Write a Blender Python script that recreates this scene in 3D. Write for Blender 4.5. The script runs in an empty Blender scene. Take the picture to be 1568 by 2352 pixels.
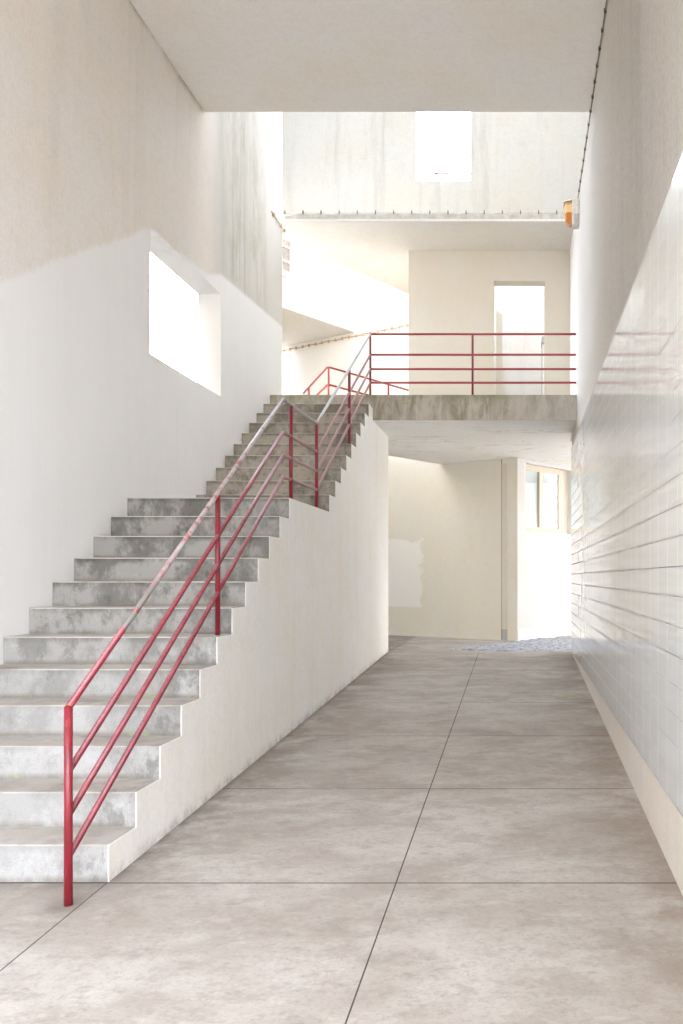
import bpy, bmesh, math, random
from mathutils import Vector
random.seed(7)
sc = bpy.context.scene
COL = sc.collection
E = 1.537                      # eye height; the ramp rises 3.6 cm per metre from z = 0 under the camera
SL = 0.036
def P(px, py, D):              # measured point of the place: picture position + distance -> metres
    return Vector(((px-1188)*D/2095, D, E+(1326-py)*D/2095))

# ------------------------------------------------------------------ camera
cam = bpy.data.cameras.new("camera"); co = bpy.data.objects.new("camera", cam); COL.objects.link(co)
co.location = (0, 0, E); co.rotation_euler = (math.radians(90), 0, 0)
cam.sensor_width = 36; cam.lens = 2095/2351*36
cam.shift_x = -404/2351; cam.shift_y = 150.5/2351
cam.clip_end = 2000; cam.clip_start = 0.05
sc.camera = co
# ------------------------------------------------------------------ sky, sun, exposure
SUN_EL, SUN_AZ = 60, 25      # azimuth measured from +Y towards +X
w = bpy.data.worlds.new("World"); sc.world = w; w.use_nodes = True
nt = w.node_tree; nt.nodes.clear()
out = nt.nodes.new('ShaderNodeOutputWorld'); bg = nt.nodes.new('ShaderNodeBackground')
sky = nt.nodes.new('ShaderNodeTexSky'); sky.sky_type = 'NISHITA'; sky.sun_disc = False
sky.sun_elevation = math.radians(SUN_EL); sky.sun_rotation = math.radians(SUN_AZ)
sky.air_density = 1.0; sky.dust_density = 4.0; sky.ozone_density = 0.6
hs = nt.nodes.new('ShaderNodeHueSaturation'); hs.inputs['Saturation'].default_value = 0.22
mx = nt.nodes.new('ShaderNodeMix'); mx.data_type = 'RGBA'; mx.inputs[0].default_value = 0.8
mx.inputs[7].default_value = (10.0, 11.0, 12.6, 1)     # thin bright overcast veil
# thin overcast: brightest low down in the haze, dimmer overhead
tc = nt.nodes.new('ShaderNodeTexCoord'); sx = nt.nodes.new('ShaderNodeSeparateXYZ'); nt.links.new(tc.outputs['Generated'], sx.inputs[0])
mr = nt.nodes.new('ShaderNodeMapRange'); nt.links.new(sx.outputs[2], mr.inputs[0])
mr.inputs[1].default_value = 0.0; mr.inputs[2].default_value = .9; mr.inputs[3].default_value = 1.9; mr.inputs[4].default_value = .30
vm = nt.nodes.new('ShaderNodeVectorMath'); vm.operation = 'SCALE'; vm.inputs[0].default_value = (9.5, 10.7, 13.1)
nt.links.new(mr.outputs[0], vm.inputs['Scale']); nt.links.new(vm.outputs[0], mx.inputs[7])
nt.links.new(sky.outputs[0], hs.inputs['Color']); nt.links.new(hs.outputs[0], mx.inputs[6])
nt.links.new(mx.outputs[2], bg.inputs[0]); bg.inputs[1].default_value = 0.13
nt.links.new(bg.outputs[0], out.inputs[0])
sl = bpy.data.lights.new("sun", 'SUN'); sl.energy = .5; sl.angle = math.radians(30); sl.color = (1, .975, .94)
so = bpy.data.objects.new("sun", sl); COL.objects.link(so)
_e, _a = math.radians(SUN_EL), math.radians(SUN_AZ)
so.rotation_euler = Vector((math.sin(_a)*math.cos(_e), math.cos(_a)*math.cos(_e), math.sin(_e))).to_track_quat('Z', 'Y').to_euler()
so.location = (-6, -4, 14)
vs = sc.view_settings; vs.view_transform = 'Standard'; vs.look = 'None'; vs.gamma = 1; vs.exposure = 4.32
sc.cycles.max_bounces = 14; sc.cycles.diffuse_bounces = 9; sc.cycles.glossy_bounces = 5
sc.cycles.sample_clamp_indirect = 8
sc.cycles.use_denoising = True

# ------------------------------------------------------------------ node helpers
class N:
    def __init__(s, name):
        s.m = bpy.data.materials.new(name); s.m.use_nodes = True
        s.t = s.m.node_tree; s.b = s.t.nodes['Principled BSDF']
        g = s.t.nodes.new('ShaderNodeNewGeometry'); s.pos = g.outputs['Position']; s.nrm = g.outputs['Normal']
        sp = s.t.nodes.new('ShaderNodeSeparateXYZ'); s.t.links.new(s.pos, sp.inputs[0])
        s.x, s.y, s.z = sp.outputs
        oi = s.t.nodes.new('ShaderNodeObjectInfo'); s.rand = oi.outputs['Random']
    def _in(s, sock, v):
        if v is None: return
        if hasattr(v, 'is_output'): s.t.links.new(v, sock)
        else:
            if sock.type == 'RGBA' and not hasattr(v, '__len__'): v = (v, v, v, 1)
            if sock.type == 'RGBA' and len(v) == 3: v = tuple(v)+(1,)
            sock.default_value = v
    def math(s, op, a, b=None, c=None, clamp=False):
        n = s.t.nodes.new('ShaderNodeMath'); n.operation = op; n.use_clamp = clamp
        s._in(n.inputs[0], a); s._in(n.inputs[1], b); s._in(n.inputs[2], c); return n.outputs[0]
    def mul(s, a, b): return s.math('MULTIPLY', a, b)
    def add(s, a, b): return s.math('ADD', a, b)
    def sub(s, a, b): return s.math('SUBTRACT', a, b)
    def ss(s, v, a, b, lo=0.0, hi=1.0):
        n = s.t.nodes.new('ShaderNodeMapRange'); n.interpolation_type = 'SMOOTHSTEP'
        s._in(n.inputs[0], v); s._in(n.inputs[1], a); s._in(n.inputs[2], b); s._in(n.inputs[3], lo); s._in(n.inputs[4], hi)
        return n.outputs[0]
    def scale(s, sx, sy, sz, off=(0, 0, 0)):
        n = s.t.nodes.new('ShaderNodeMapping'); s.t.links.new(s.pos, n.inputs[0])
        n.inputs['Scale'].default_value = (sx, sy, sz); n.inputs['Location'].default_value = off; return n.outputs[0]
    def noise(s, vec, sc_=1.0, det=5, rough=.55, dist=0.0):
        n = s.t.nodes.new('ShaderNodeTexNoise'); s._in(n.inputs['Vector'], vec)
        n.inputs['Scale'].default_value = sc_; n.inputs['Detail'].default_value = det
        n.inputs['Roughness'].default_value = rough; n.inputs['Distortion'].default_value = dist
        return n.outputs['Fac']
    def mix(s, f, a, b):
        n = s.t.nodes.new('ShaderNodeMix'); n.data_type = 'RGBA'
        s._in(n.inputs[0], f); s._in(n.inputs[6], a); s._in(n.inputs[7], b); return n.outputs[2]
    def ramp(s, v, pts):
        n = s.t.nodes.new('ShaderNodeValToRGB'); s._in(n.inputs[0], v); e = n.color_ramp.elements
        while len(e) < len(pts): e.new(.5)
        for k, (p, c) in enumerate(pts):
            e[k].position = p; e[k].color = tuple(c)+(1,) if len(c) == 3 else c
        return n.outputs[0]
    def bump(s, h, st=.3, d=.01, n0=None):
        n = s.t.nodes.new('ShaderNodeBump'); n.inputs['Strength'].default_value = st; n.inputs['Distance'].default_value = d
        s._in(n.inputs['Height'], h); s._in(n.inputs['Normal'], n0); return n.outputs[0]
    def done(s, color=None, rough=.85, normal=None, spec=.3, metal=None):
        s._in(s.b.inputs['Base Color'], color); s._in(s.b.inputs['Roughness'], rough)
        s._in(s.b.inputs['Normal'], normal); s._in(s.b.inputs['Specular IOR Level'], spec); s._in(s.b.inputs['Metallic'], metal)
        return s.m

def plaster(name, base, dirt=None, amt=.18, streak=.15, tint=None):
    """rendered and painted masonry: cloudy tone, faint vertical wash marks, fine grain"""
    n = N(name); dirt = dirt or tuple(c*.72 for c in base); tint = tint or tuple(c*k for c, k in zip(base, (1.0, .965, .91)))
    big = n.noise(n.pos, 1.1, 6, .6)
    c = n.mix(n.ss(big, .35, .68), base, tint)
    st = n.noise(n.scale(3.2, 3.2, .30), 1.0, 9, .72, .6)
    c = n.mix(n.mul(n.ss(st, .48, .78), streak), c, dirt)
    bl = n.noise(n.scale(1, 1, 1, (3, 8, 1)), 3.1, 7, .7)
    c = n.mix(n.mul(n.ss(bl, .5, .8), amt), c, dirt)
    gr = n.noise(n.pos, 260, 2, .5); md = n.noise(n.pos, 14, 5, .6)
    c = n.mix(n.mul(n.ss(gr, .3, .75), .16), c, dirt); g2 = n.noise(n.pos, 48, 4, .8); c = n.mix(n.mul(n.ss(g2, .44, .66), .26), c, dirt); g3 = n.noise(n.pos, 11, 6, .75); c = n.mix(n.mul(n.ss(g3, .46, .70), .16), c, dirt)
    nb = n.bump(n.add(n.mul(gr, .35), md), .22, .012)
    return n, c, nb, st, bl

def pl(*a, **k):
    n, c, nb, st, bl = plaster(*a, **k); return n.done(c, .9, nb, .2)

M = {}
M['ceiling'] = pl('ceiling_plaster', (.83, .81, .785), amt=.12, streak=0.0)
M['white'] = pl('white_render', (.80, .80, .79), (.55, .53, .49), amt=.14, streak=.45)
M['upper'] = pl('upper_wall_render', (.42, .408, .375), (.27, .253, .212), amt=.2, streak=.7)
M['white2'] = pl('white_painted_wall', (.66, .66, .655), (.52, .51, .49), amt=.2, streak=.2)
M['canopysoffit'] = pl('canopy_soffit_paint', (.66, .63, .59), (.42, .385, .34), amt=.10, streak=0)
M['cream'] = pl('cream_render', (.68, .64, .57), (.60, .54, .45), amt=.12, streak=.12)
n, c, nb, st, bl = plaster('soffit_paint', (.88, .88, .87), (.60, .57, .52), amt=.12, streak=0)
for k_, o_ in enumerate(((0, 0, 0), (7, 3, 0))):
    ck = n.ss(n.math('ABSOLUTE', n.sub(n.noise(n.scale(.35, 1.6, 1, o_), 1.0, 7, .5, .6), .5)), .0045, .0010)
    c = n.mix(n.mul(ck, .5), c, (.34, .32, .29))
M['soffit'] = n.done(c, .9, nb, .2)

# left wall: beige render, a cooler field low down, green-grey run marks past the covered part
n, c, nb, st, bl = plaster('left_wall_render', (.77, .735, .70), (.50, .45, .40), amt=.22, streak=.30)
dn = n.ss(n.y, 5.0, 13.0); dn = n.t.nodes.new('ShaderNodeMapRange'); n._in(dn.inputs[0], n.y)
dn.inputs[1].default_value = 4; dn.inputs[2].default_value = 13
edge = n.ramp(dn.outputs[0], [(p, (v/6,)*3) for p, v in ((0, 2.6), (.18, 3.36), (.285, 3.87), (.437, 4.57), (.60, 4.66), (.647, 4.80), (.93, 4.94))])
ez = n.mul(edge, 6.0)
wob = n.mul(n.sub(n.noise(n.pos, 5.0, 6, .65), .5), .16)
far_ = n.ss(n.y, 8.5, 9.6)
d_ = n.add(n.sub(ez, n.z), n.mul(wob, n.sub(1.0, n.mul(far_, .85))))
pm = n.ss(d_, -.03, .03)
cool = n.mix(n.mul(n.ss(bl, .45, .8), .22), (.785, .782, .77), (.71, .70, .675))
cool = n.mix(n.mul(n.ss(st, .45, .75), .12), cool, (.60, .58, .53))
grm = n.mul(n.mul(n.ss(n.y, 9.5, 10.3), n.ss(n.y, 11.9, 11.2)), n.ss(n.z, 4.6, 5.0))
run = n.noise(n.scale(0, 3.4, .20, (0, 2.1, 0)), 1.0, 9, .80, 0.0)
c = n.mix(n.mul(n.ss(n.y, 9.3, 9.9), .75), c, (.54, .525, .485))  # base darkened past the ceiling to offset the stronger light there
c = n.mix(n.mul(n.mul(n.ss(run, .44, .70), grm), .60), c, (.30, .29, .22))
runs2 = n.noise(n.scale(0, 30, .5), 1.0, 6, .7)
c = n.mix(n.mul(n.mul(n.ss(runs2, .46, .72), grm), .45), c, (.33, .32, .22)); bq = n.noise(n.scale(0, 1.5, .8, (0, 5, 0)), 1.4, 8, .75); c = n.mix(n.mul(n.mul(n.ss(bq, .46, .62), grm), .45), c, (.34, .33, .24))
# patchy darker line under the ceiling
dl = n.mul(n.ss(n.z, 6.20, 6.282), n.ss(n.noise(n.scale(0, 3, 3), 1, 6, .7), .35, .65))
c = n.mix(n.mul(n.mul(dl, n.ss(n.y, 9.3, 9.2)), .8), c, (.33, .30, .22))
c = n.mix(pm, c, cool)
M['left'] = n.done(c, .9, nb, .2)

# right wall render: brownish weathered near; light balanced in the colour, paler midway, darker past the ceiling
n, c, nb, st, bl = plaster('right_wall_render', (.445, .420, .385), (.28, .26, .235), amt=.30, streak=.55)
fine = n.noise(n.scale(0, 22, 1.2), 1.0, 7, .7)
c = n.mix(n.mul(n.ss(fine, .48, .74), .32), c, (.36, .335, .31))
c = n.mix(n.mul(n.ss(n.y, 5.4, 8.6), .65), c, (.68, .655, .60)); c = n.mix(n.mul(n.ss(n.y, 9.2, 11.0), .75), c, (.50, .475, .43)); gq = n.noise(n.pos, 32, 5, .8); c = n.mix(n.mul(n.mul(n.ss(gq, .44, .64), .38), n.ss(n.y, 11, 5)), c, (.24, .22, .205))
M['right'] = n.done(c, .9, nb, .2)
M['plinth'] = None
n, c, nb, st, bl = plaster('plinth_render', (.64, .60, .56), (.44, .39, .34), amt=.3, streak=.2)
cr = n.noise(n.scale(0, 9, .05), 1.0, 2, .3)
crk = n.ss(n.math('ABSOLUTE', n.sub(n.math('FRACT', n.mul(n.y, 4.1)), .5)), .475, .497)
c = n.mix(n.mul(n.mul(crk, n.ss(cr, .40, .60)), .45), c, (.36, .32, .28))
M['plinth'] = n.done(c, .85, nb, .3)

# stair flank: cream render with thin grey runs below every step
n, c, nb, st, bl = plaster('flank_render', (.88, .87, .845), (.66, .62, .55), amt=.10, streak=.25)
fn = n.noise(n.scale(0, 18, .3), 1.0, 7, .7)
c = n.mix(n.mul(n.ss(fn, .47, .72), .12), c, (.58, .56, .50))
low = n.mul(n.ss(n.sub(n.z, n.mul(n.y, SL)), n.add(.01, n.mul(n.noise(n.scale(0, 1, 0), 3.0, 8, .8), .14)), .0), n.ss(n.noise(n.pos, 6, 8, .75), .38, .66))
c = n.mix(n.mul(low, .6), c, (.34, .30, .26))
M['flank'] = n.done(c, .9, nb, .2)

# angled rear wall, with a repainted rectangle low down on its left
n, c, nb, st, bl = plaster('rear_wall_render', (.77, .745, .665), (.62, .57, .46), amt=.22, streak=.20)
wv = n.mul(n.sub(n.noise(n.pos, 3.5, 5, .6), .5), .35)
pt = n.mul(n.ss(n.add(n.x, wv), -1.72, -1.76), n.mul(n.ss(n.z, .98, 1.02), n.ss(n.add(n.z, wv), 2.24, 2.20)))
c = n.mix(n.mul(pt, .8), c, (.86, .85, .81))
c = n.mix(n.ss(n.z, 3.3, 3.9), c, (.80, .775, .73))
M['rear'] = n.done(c, .9, nb, .2)

# concrete
def concrete(name, light, mid, dark, warm=.3, moss=0.0, horiz=False, bumpy=.25):
    n = N(name)
    v = n.scale(1, 1, 1)
    sh = n.t.nodes.new('ShaderNodeVectorMath'); sh.operation = 'ADD'; n.t.links.new(n.scale(1.3, 1.3, .9), sh.inputs[0])
    cb = n.t.nodes.new('ShaderNodeCombineXYZ'); n._in(cb.inputs[0], n.mul(n.rand, 37.0)); n.t.links.new(cb.outputs[0], sh.inputs[1])
    a = n.noise(sh.outputs[0], 2.3, 8, .70, .1); b = n.noise(sh.outputs[0], 6.5, 9, .78, .05); f = n.noise(n.pos, 170, 3, .6)
    return n, a, b, f

# step concrete, tone changes up the flight as the weathering does
n, a, b, f = concrete('step_concrete', 0, 0, 0)
z1 = n.ss(n.y, 4.4, 6.6); z2 = n.ss(n.y, 7.6, 9.3)
base = n.mix(z1, (.40, .392, .38), (.30, .29, .27)); base = n.mix(z2, base, (.37, .335, .285))
dk = n.mix(z1, (.17, .165, .155), (.075, .070, .060)); dk = n.mix(z2, dk, (.105, .09, .068))
c = n.mix(n.mul(n.ss(a, .45, .60), n.add(.30, n.mul(z1, .35))), base, dk)
c = n.mix(n.mul(n.ss(b, .50, .68), n.add(.35, n.mul(z1, .40))), c, dk)
c = n.mix(n.mul(n.ss(n.noise(n.scale(1, 1, 1, (9, 9, 9)), 4.2, 7, .7), .56, .70), .45), c, (.50, .505, .52))
# position of the point inside its own riser (0 bottom .. 1 top)
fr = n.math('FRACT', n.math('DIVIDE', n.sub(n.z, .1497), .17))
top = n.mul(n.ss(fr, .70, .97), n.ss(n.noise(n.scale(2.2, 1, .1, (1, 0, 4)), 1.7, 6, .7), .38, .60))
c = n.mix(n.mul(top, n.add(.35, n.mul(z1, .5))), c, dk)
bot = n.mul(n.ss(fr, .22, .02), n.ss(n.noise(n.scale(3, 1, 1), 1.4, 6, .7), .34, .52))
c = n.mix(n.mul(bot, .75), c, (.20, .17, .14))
ms = n.mul(n.mul(n.ss(fr, .30, .03), n.ss(n.noise(n.scale(2.6, 2, 1, (3, 3, 3)), 1.5, 5, .6), .56, .64)), n.ss(n.y, 6.0, 5.2))
c = n.mix(n.mul(ms, .6), c, (.33, .37, .20))
endd = n.mul(n.ss(n.x, -2.25, -1.90), n.ss(n.noise(n.scale(5, 3, 3), 2.0, 7, .75), .46, .60))
c = n.mix(n.mul(endd, .7), c, (.15, .145, .135))
gr2 = n.ss(f, .35, .7); c = n.mix(n.mul(gr2, .30), c, dk)
M['riser'] = n.done(c, .88, n.bump(n.add(n.mul(f, .5), b), .25, .012), .3)
n = N('tread_concrete'); a = n.noise(n.pos, 3, 7, .65); b = n.noise(n.pos, 150, 3, .6)
c = n.mix(n.ss(a, .35, .7), (.43, .395, .355), (.33, .30, .265)); c = n.mix(n.mul(n.ss(n.y, 4.9, 6.2), .35), c, (.56, .54, .50)); c = n.mix(n.mul(n.ss(n.noise(n.scale(1, 1, 1, (2, 6, 1)), 2.2, 8, .75), .50, .66), .6), c, (.20, .17, .145)); c = n.mix(n.mul(n.ss(b, .4, .7), .2), c, (.3, .27, .24))  # treads lightened further up so each nosing shows a lit edge
M['tread'] = n.done(c, .85, n.bump(b, .2, .01), .3)

# landing edge: damp-stained, mossy
n = N('landing_concrete'); f = n.noise(n.pos, 150, 3, .6)
a = n.noise(n.scale(5.5, 5.5, 1.6), 1.0, 8, .72, .5); b = n.noise(n.scale(12, 12, 2.5, (2, 2, 2)), 1.0, 8, .7, .3)
c = n.mix(n.ss(a, .40, .66), (.46, .42, .37), (.25, .22, .165))
c = n.mix(n.mul(n.ss(b, .50, .72), .6), c, (.21, .19, .14))
c = n.mix(n.mul(n.ss(n.noise(n.scale(14, 14, 1.2, (7, 1, 1)), 1, 7, .7), .55, .68), .55), c, (.60, .57, .53))
tp = n.ss(n.z, 3.76, 3.885)
c = n.mix(n.mul(n.mul(tp, n.ss(n.noise(n.scale(3, 3, 3, (4, 4, 4)), 1, 6, .7), .42, .60)), .6), c, (.20, .225, .09))
c = n.mix(n.mul(n.mul(n.ss(n.noise(n.scale(2.5, 2.5, 4, (8, 0, 1)), 1.2, 6, .7), .56, .66), n.ss(n.x, .4, -.6)), .6), c, (.25, .28, .12))
c = n.mix(n.mul(n.ss(n.x, -.4, .7), .35), c, (.50, .48, .46))
c = n.mix(n.mul(n.ss(f, .35, .7), .15), c, (.2, .18, .15))
M['landing'] = n.done(c, .9, n.bump(n.add(n.mul(f, .5), a), .25, .012), .25)

# ramp concrete
n = N('ramp_concrete'); f = n.noise(n.pos, 210, 3, .65)
a = n.noise(n.scale(.8, 1.1, 1), 1.5, 9, .66, .3); b = n.noise(n.scale(1.3, 1.9, 1, (4, 2, 0)), 2.4, 9, .70, .15)
g = n.noise(n.scale(2.0, 3.2, 1, (1, 7, 0)), 5.5, 8, .76, .1)
c = n.mix(n.ss(a, .36, .66), (.425, .390, .352), (.312, .274, .240))
c = n.mix(n.mul(n.ss(b, .49, .62), .42), c, (.235, .195, .160))
c = n.mix(n.mul(n.ss(g, .52, .64), .38), c, (.20, .165, .135)); g5 = n.noise(n.scale(1, 1.2, 1, (8, 8, 0)), 13, 7, .78); c = n.mix(n.mul(n.ss(g5, .54, .66), .30), c, (.21, .175, .145))
c = n.mix(n.mul(n.ss(n.noise(n.scale(2.0, 4.0, 1, (9, 3, 0)), 2.6, 8, .7), .54, .70), .45), c, (.47, .43, .395))
c = n.mix(n.mul(n.ss(n.y, 7.0, 9.5), .02), c, (.33, .315, .31))
# dirt washed to both sides
wl = n.mul(n.ss(n.x, -1.30, -1.84), n.mul(n.ss(n.noise(n.pos, 3.2, 8, .72), .40, .60), n.ss(n.y, 3.6, 4.4)))
c = n.mix(n.mul(wl, .75), c, (.185, .148, .118))
edge_l = n.mul(n.ss(n.x, -1.80, -1.858), n.ss(n.y, 4.0, 4.2))
c = n.mix(n.mul(n.mul(edge_l, n.ss(n.noise(n.pos, 7, 6, .7), .33, .55)), .75), c, (.13, .11, .095))
wr = n.mul(n.ss(n.x, .22, .72), n.ss(n.noise(n.scale(1, 1, 1, (3, 0, 0)), 2.6, 8, .72), .36, .62))
c = n.mix(n.mul(wr, .70), c, (.21, .155, .118))
ck = n.ss(n.math('ABSOLUTE', n.sub(n.noise(n.scale(.5, .9, 1, (1, 1, 0)), 1.3, 9, .62, 1.2), .5)), .0045, .0010)
c = n.mix(n.mul(ck, .30), c, (.25, .22, .19))
c = n.mix(n.mul(n.ss(f, .35, .72), .22), c, (.30, .27, .24))
s6 = n.noise(n.pos, 55, 4, .75); c = n.mix(n.mul(n.ss(s6, .46, .72), .35), c, (.19, .16, .135)); s7 = n.noise(n.scale(1, 1, 1, (5, 5, 0)), 24, 5, .75); c = n.mix(n.mul(n.ss(s7, .58, .72), .40), c, (.17, .14, .12)); c = n.mix(n.mul(n.ss(s7, .40, .28), .30), c, (.50, .46, .43))
pb = n.ss(n.math('SQRT', n.add(n.math('POWER', n.add(n.x, 1.93), 2.0), n.math('POWER', n.sub(n.y, 3.88), 2.0))), .16, .02); c = n.mix(n.mul(pb, .6), c, (.15, .12, .10))
mo = n.ss(n.math('SQRT', n.add(n.math('POWER', n.mul(n.sub(n.x, .56), 3.0), 2.0), n.math('POWER', n.sub(n.y, 9.25), 2.0))), .42, .1)
c = n.mix(n.mul(n.mul(mo, n.ss(n.noise(n.pos, 9, 6, .7), .42, .6)), .55), c, (.24, .27, .10))
rg = n.add(.55, n.mul(a, .4))
M['ramp'] = n.done(c, rg, n.bump(n.add(n.mul(f, .5), n.mul(b, .8)), .22, .01), .35)
n = N('joint_dirt'); M['joint'] = n.done(n.mix(n.noise(n.pos, 30), (.045, .036, .03), (.09, .072, .06)), .95)
n = N('ground_paving'); M['ground'] = n.done(n.mix(n.ss(n.noise(n.pos, .6, 8, .7), .35, .65), (.46, .44, .41), (.38, .36, .33)), .9)
n = N('granite_cobble'); a = n.noise(n.pos, 9, 3, .5); f = n.noise(n.pos, 90, 4, .7)
c = n.mix(n.ss(a, .35, .65), (.40, .42, .46), (.27, .28, .31)); c = n.mix(n.mul(n.ss(f, .45, .7), .4), c, (.5, .51, .54))
M['cobble'] = n.done(c, .55, n.bump(f, .4, .01), .5)

# glazed tiles : square grid with slightly uneven setting, so the gloss breaks up tile by tile
T = .1345
n = N('glazed_wall_tile')
uy = n.math('DIVIDE', n.y, .29); uz = n.math('DIVIDE', n.sub(n.z, E+.05-T*12), T)
row = n.math('FLOOR', uz)
uy2 = n.add(uy, n.mul(n.math('MODULO', row, 2.0), .0))
fy = n.math('FRACT', uy2); fz = n.math('FRACT', uz)
jz = n.math('MINIMUM', fz, n.sub(1.0, fz)); jy = n.math('MINIMUM', fy, n.sub(1.0, fy))
jv = n.ss(jy, .014, .006); jh = n.ss(jz, .038, .017)
cv = n.t.nodes.new('ShaderNodeCombineXYZ'); n._in(cv.inputs[0], n.math('FLOOR', uy2)); n._in(cv.inputs[1], row)
wn = n.t.nodes.new('ShaderNodeTexWhiteNoise'); wn.noise_dimensions = '2D'; n.t.links.new(cv.outputs[0], wn.inputs['Vector'])
c = n.mix(wn.outputs['Value'], (.61, .625, .625), (.64, .655, .655))
c = n.mix(n.mul(n.ss(n.noise(n.scale(1, 5, .25), 1, 6, .7), .5, .75), .16), c, (.55, .52, .46))
jc = n.mix(n.ss(n.noise(n.scale(1, 3, 40), 1, 5, .7), .40, .58), (.27, .25, .235), (.12, .11, .105))
c = n.mix(n.mul(jh, .76), c, jc); c = n.mix(n.mul(jv, .62), c, (.42, .40, .37))
jt = n.math('MAXIMUM', jh, n.mul(jv, .6))
sb = n.t.nodes.new('ShaderNodeVectorMath'); sb.operation = 'SUBTRACT'; n.t.links.new(wn.outputs['Color'], sb.inputs[0]); sb.inputs[1].default_value = (.5, .5, .5)
scv = n.t.nodes.new('ShaderNodeVectorMath'); scv.operation = 'SCALE'; n.t.links.new(sb.outputs[0], scv.inputs[0]); scv.inputs['Scale'].default_value = .007
av = n.t.nodes.new('ShaderNodeVectorMath'); av.operation = 'ADD'; n.t.links.new(n.nrm, av.inputs[0]); n.t.links.new(scv.outputs[0], av.inputs[1])
nv = n.t.nodes.new('ShaderNodeVectorMath'); nv.operation = 'NORMALIZE'; n.t.links.new(av.outputs[0], nv.inputs[0])
wav = n.noise(n.scale(1, 9, 1.6), 1.0, 3, .5)
hgt = n.sub(n.mul(wav, .35), n.mul(jt, .35))
M['tile'] = n.done(c, n.add(.10, n.mul(jt, .8)), n.bump(n.mul(wav, .35), .30, .004, nv.outputs[0]), n.sub(.5, n.mul(jt, .48)))

# painted steel; upward faces mix paler wear with a painted sky highlight
def paint(name, wear_sheen, wear_sheen_col=(.42, .38, .37), up=.5):
    n = N(name); b = n.noise(n.pos, 9, 9, .78); a = n.noise(n.pos, 7, 5, .65)
    c = n.mix(n.ss(a, .35, .65), (.235, .010, .022), (.160, .010, .018))
    c = n.mix(n.mul(n.ss(n.noise(n.pos, 75, 5, .7), .60, .72), .6), c, (.13, .05, .04))
    sp = n.t.nodes.new('ShaderNodeSeparateXYZ'); n.t.links.new(n.nrm, sp.inputs[0])
    upm = n.ss(sp.outputs[2], -.1, .75)
    wm = n.mul(upm, n.ss(n.add(n.add(n.mul(b, .5), n.mul(n.noise(n.pos, 120, 4, .6), .5)), wear_sheen), .40, .66))
    c = n.mix(n.mul(wm, up), c, wear_sheen_col)
    return n, c, b, wm
n, c, b, wm = paint('red_paint_post', -.10, (.50, .25, .25), .5)
M['post'] = n.done(c, .38, n.bump(b, .25, .002), .5)
n, c, b, wm = paint('red_paint_bar', .04, (.42, .22, .24), .62)
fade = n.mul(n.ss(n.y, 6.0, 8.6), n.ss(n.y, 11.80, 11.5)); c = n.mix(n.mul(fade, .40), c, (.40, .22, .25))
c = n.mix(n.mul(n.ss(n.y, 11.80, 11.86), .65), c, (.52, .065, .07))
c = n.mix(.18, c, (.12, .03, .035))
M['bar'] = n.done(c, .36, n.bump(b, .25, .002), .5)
n, c, b, wm = paint('worn_handrail', .08, (.40, .24, .24), .8)
wz = n.math('MULTIPLY', n.ss(n.add(n.y, n.mul(n.sub(n.noise(n.pos, 9, 5, .6), .5), 1.4)), 4.6, 5.3), n.ss(n.y, 11.82, 11.78))
c = n.mix(n.mul(wz, n.ss(b, .30, .45)), c, (.36, .32, .31))
c = n.mix(n.mul(n.mul(wz, n.ss(n.noise(n.pos, 11, 6, .7), .50, .62)), n.ss(n.y, 8.0, 7.0)), c, (.28, .10, .10))
gal = n.ss(n.y, 8.75, 8.95); gal = n.mul(gal, n.ss(n.y, 11.84, 11.80)); c = n.mix(gal, c, (.42, .44, .46))
bk = n.mul(n.mul(n.ss(n.y, 4.35, 4.42), n.ss(n.y, 4.95, 4.75)), n.ss(n.noise(n.pos, 13, 5, .7), .42, .52)); c = n.mix(bk, c, (.17, .16, .14))
orr = n.ss(n.y, 3.96, 3.90); c = n.mix(n.mul(orr, n.ss(b, .40, .55)), c, (.36, .11, .03))
M['handrail'] = n.done(c, .38, n.bump(b, .3, .002), .5)
n, c, b, wm = paint('orange_red_paint', -.05, (.42, .22, .17), .5); c = n.mix(.5, c, (.42, .05, .022))
M['farrail'] = n.done(c, .45, n.bump(b, .2, .002), .4)

def simple(name, col, col2=None, rough=.5, sc_=20, spec=.4, metal=0.0):
    n = N(name); col2 = col2 or tuple(c*.8 for c in col)
    return n.done(n.mix(n.ss(n.noise(n.pos, sc_, 5, .65), .35, .65), col, col2), rough, None, spec, metal)
M['cable'] = simple('cable_sheath', (.34, .30, .22), (.22, .19, .13), .6)
M['palecable'] = simple('pale_cable_sheath', (.60, .58, .53), (.42, .40, .36), .6)
M['clip'] = simple('cable_clip_metal', (.07, .065, .06), (.14, .12, .10), .5)
M['browncable'] = simple('rusty_cable', (.44, .30, .17), (.55, .42, .28), .6)
M['frame'] = simple('cream_window_paint', (.66, .59, .48), (.60, .53, .43), .45)
M['whiteframe'] = simple('white_window_paint', (.80, .79, .77), (.72, .71, .69), .45)
M['housing'] = simple('lamp_housing_paint', (.70, .68, .62), (.55, .53, .49), .45, 40)
M['housing2'] = simple('lamp_base_grey', (.42, .39, .38), (.50, .47, .45), .6, 60)
M['blind'] = simple('roller_blind', (.74, .77, .78), (.66, .69, .70), .8, 3)
M['coping'] = simple('coping_membrane', (.62, .60, .54), (.48, .46, .41), .7, 9)
n = N('orange_lens'); wv = n.noise(n.scale(1, 1, 3), 9, 3, .5)
c = n.mix(n.ss(n.z, 6.02, 6.03), (.62, .21, .03), (.72, .34, .10)); c = n.mix(n.ss(n.z, 5.935, 5.925), c, (.60, .25, .11))
c = n.mix(n.mul(n.mul(n.ss(n.z, 6.03, 6.035), n.ss(n.z, 6.14, 6.12)), .8), c, (.90, .66, .36))
n.b.inputs['Transmission Weight'].default_value = .15; n.b.inputs['Subsurface Weight'].default_value = .2
M['lens'] = n.done(c, .18, None, .5)
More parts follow.
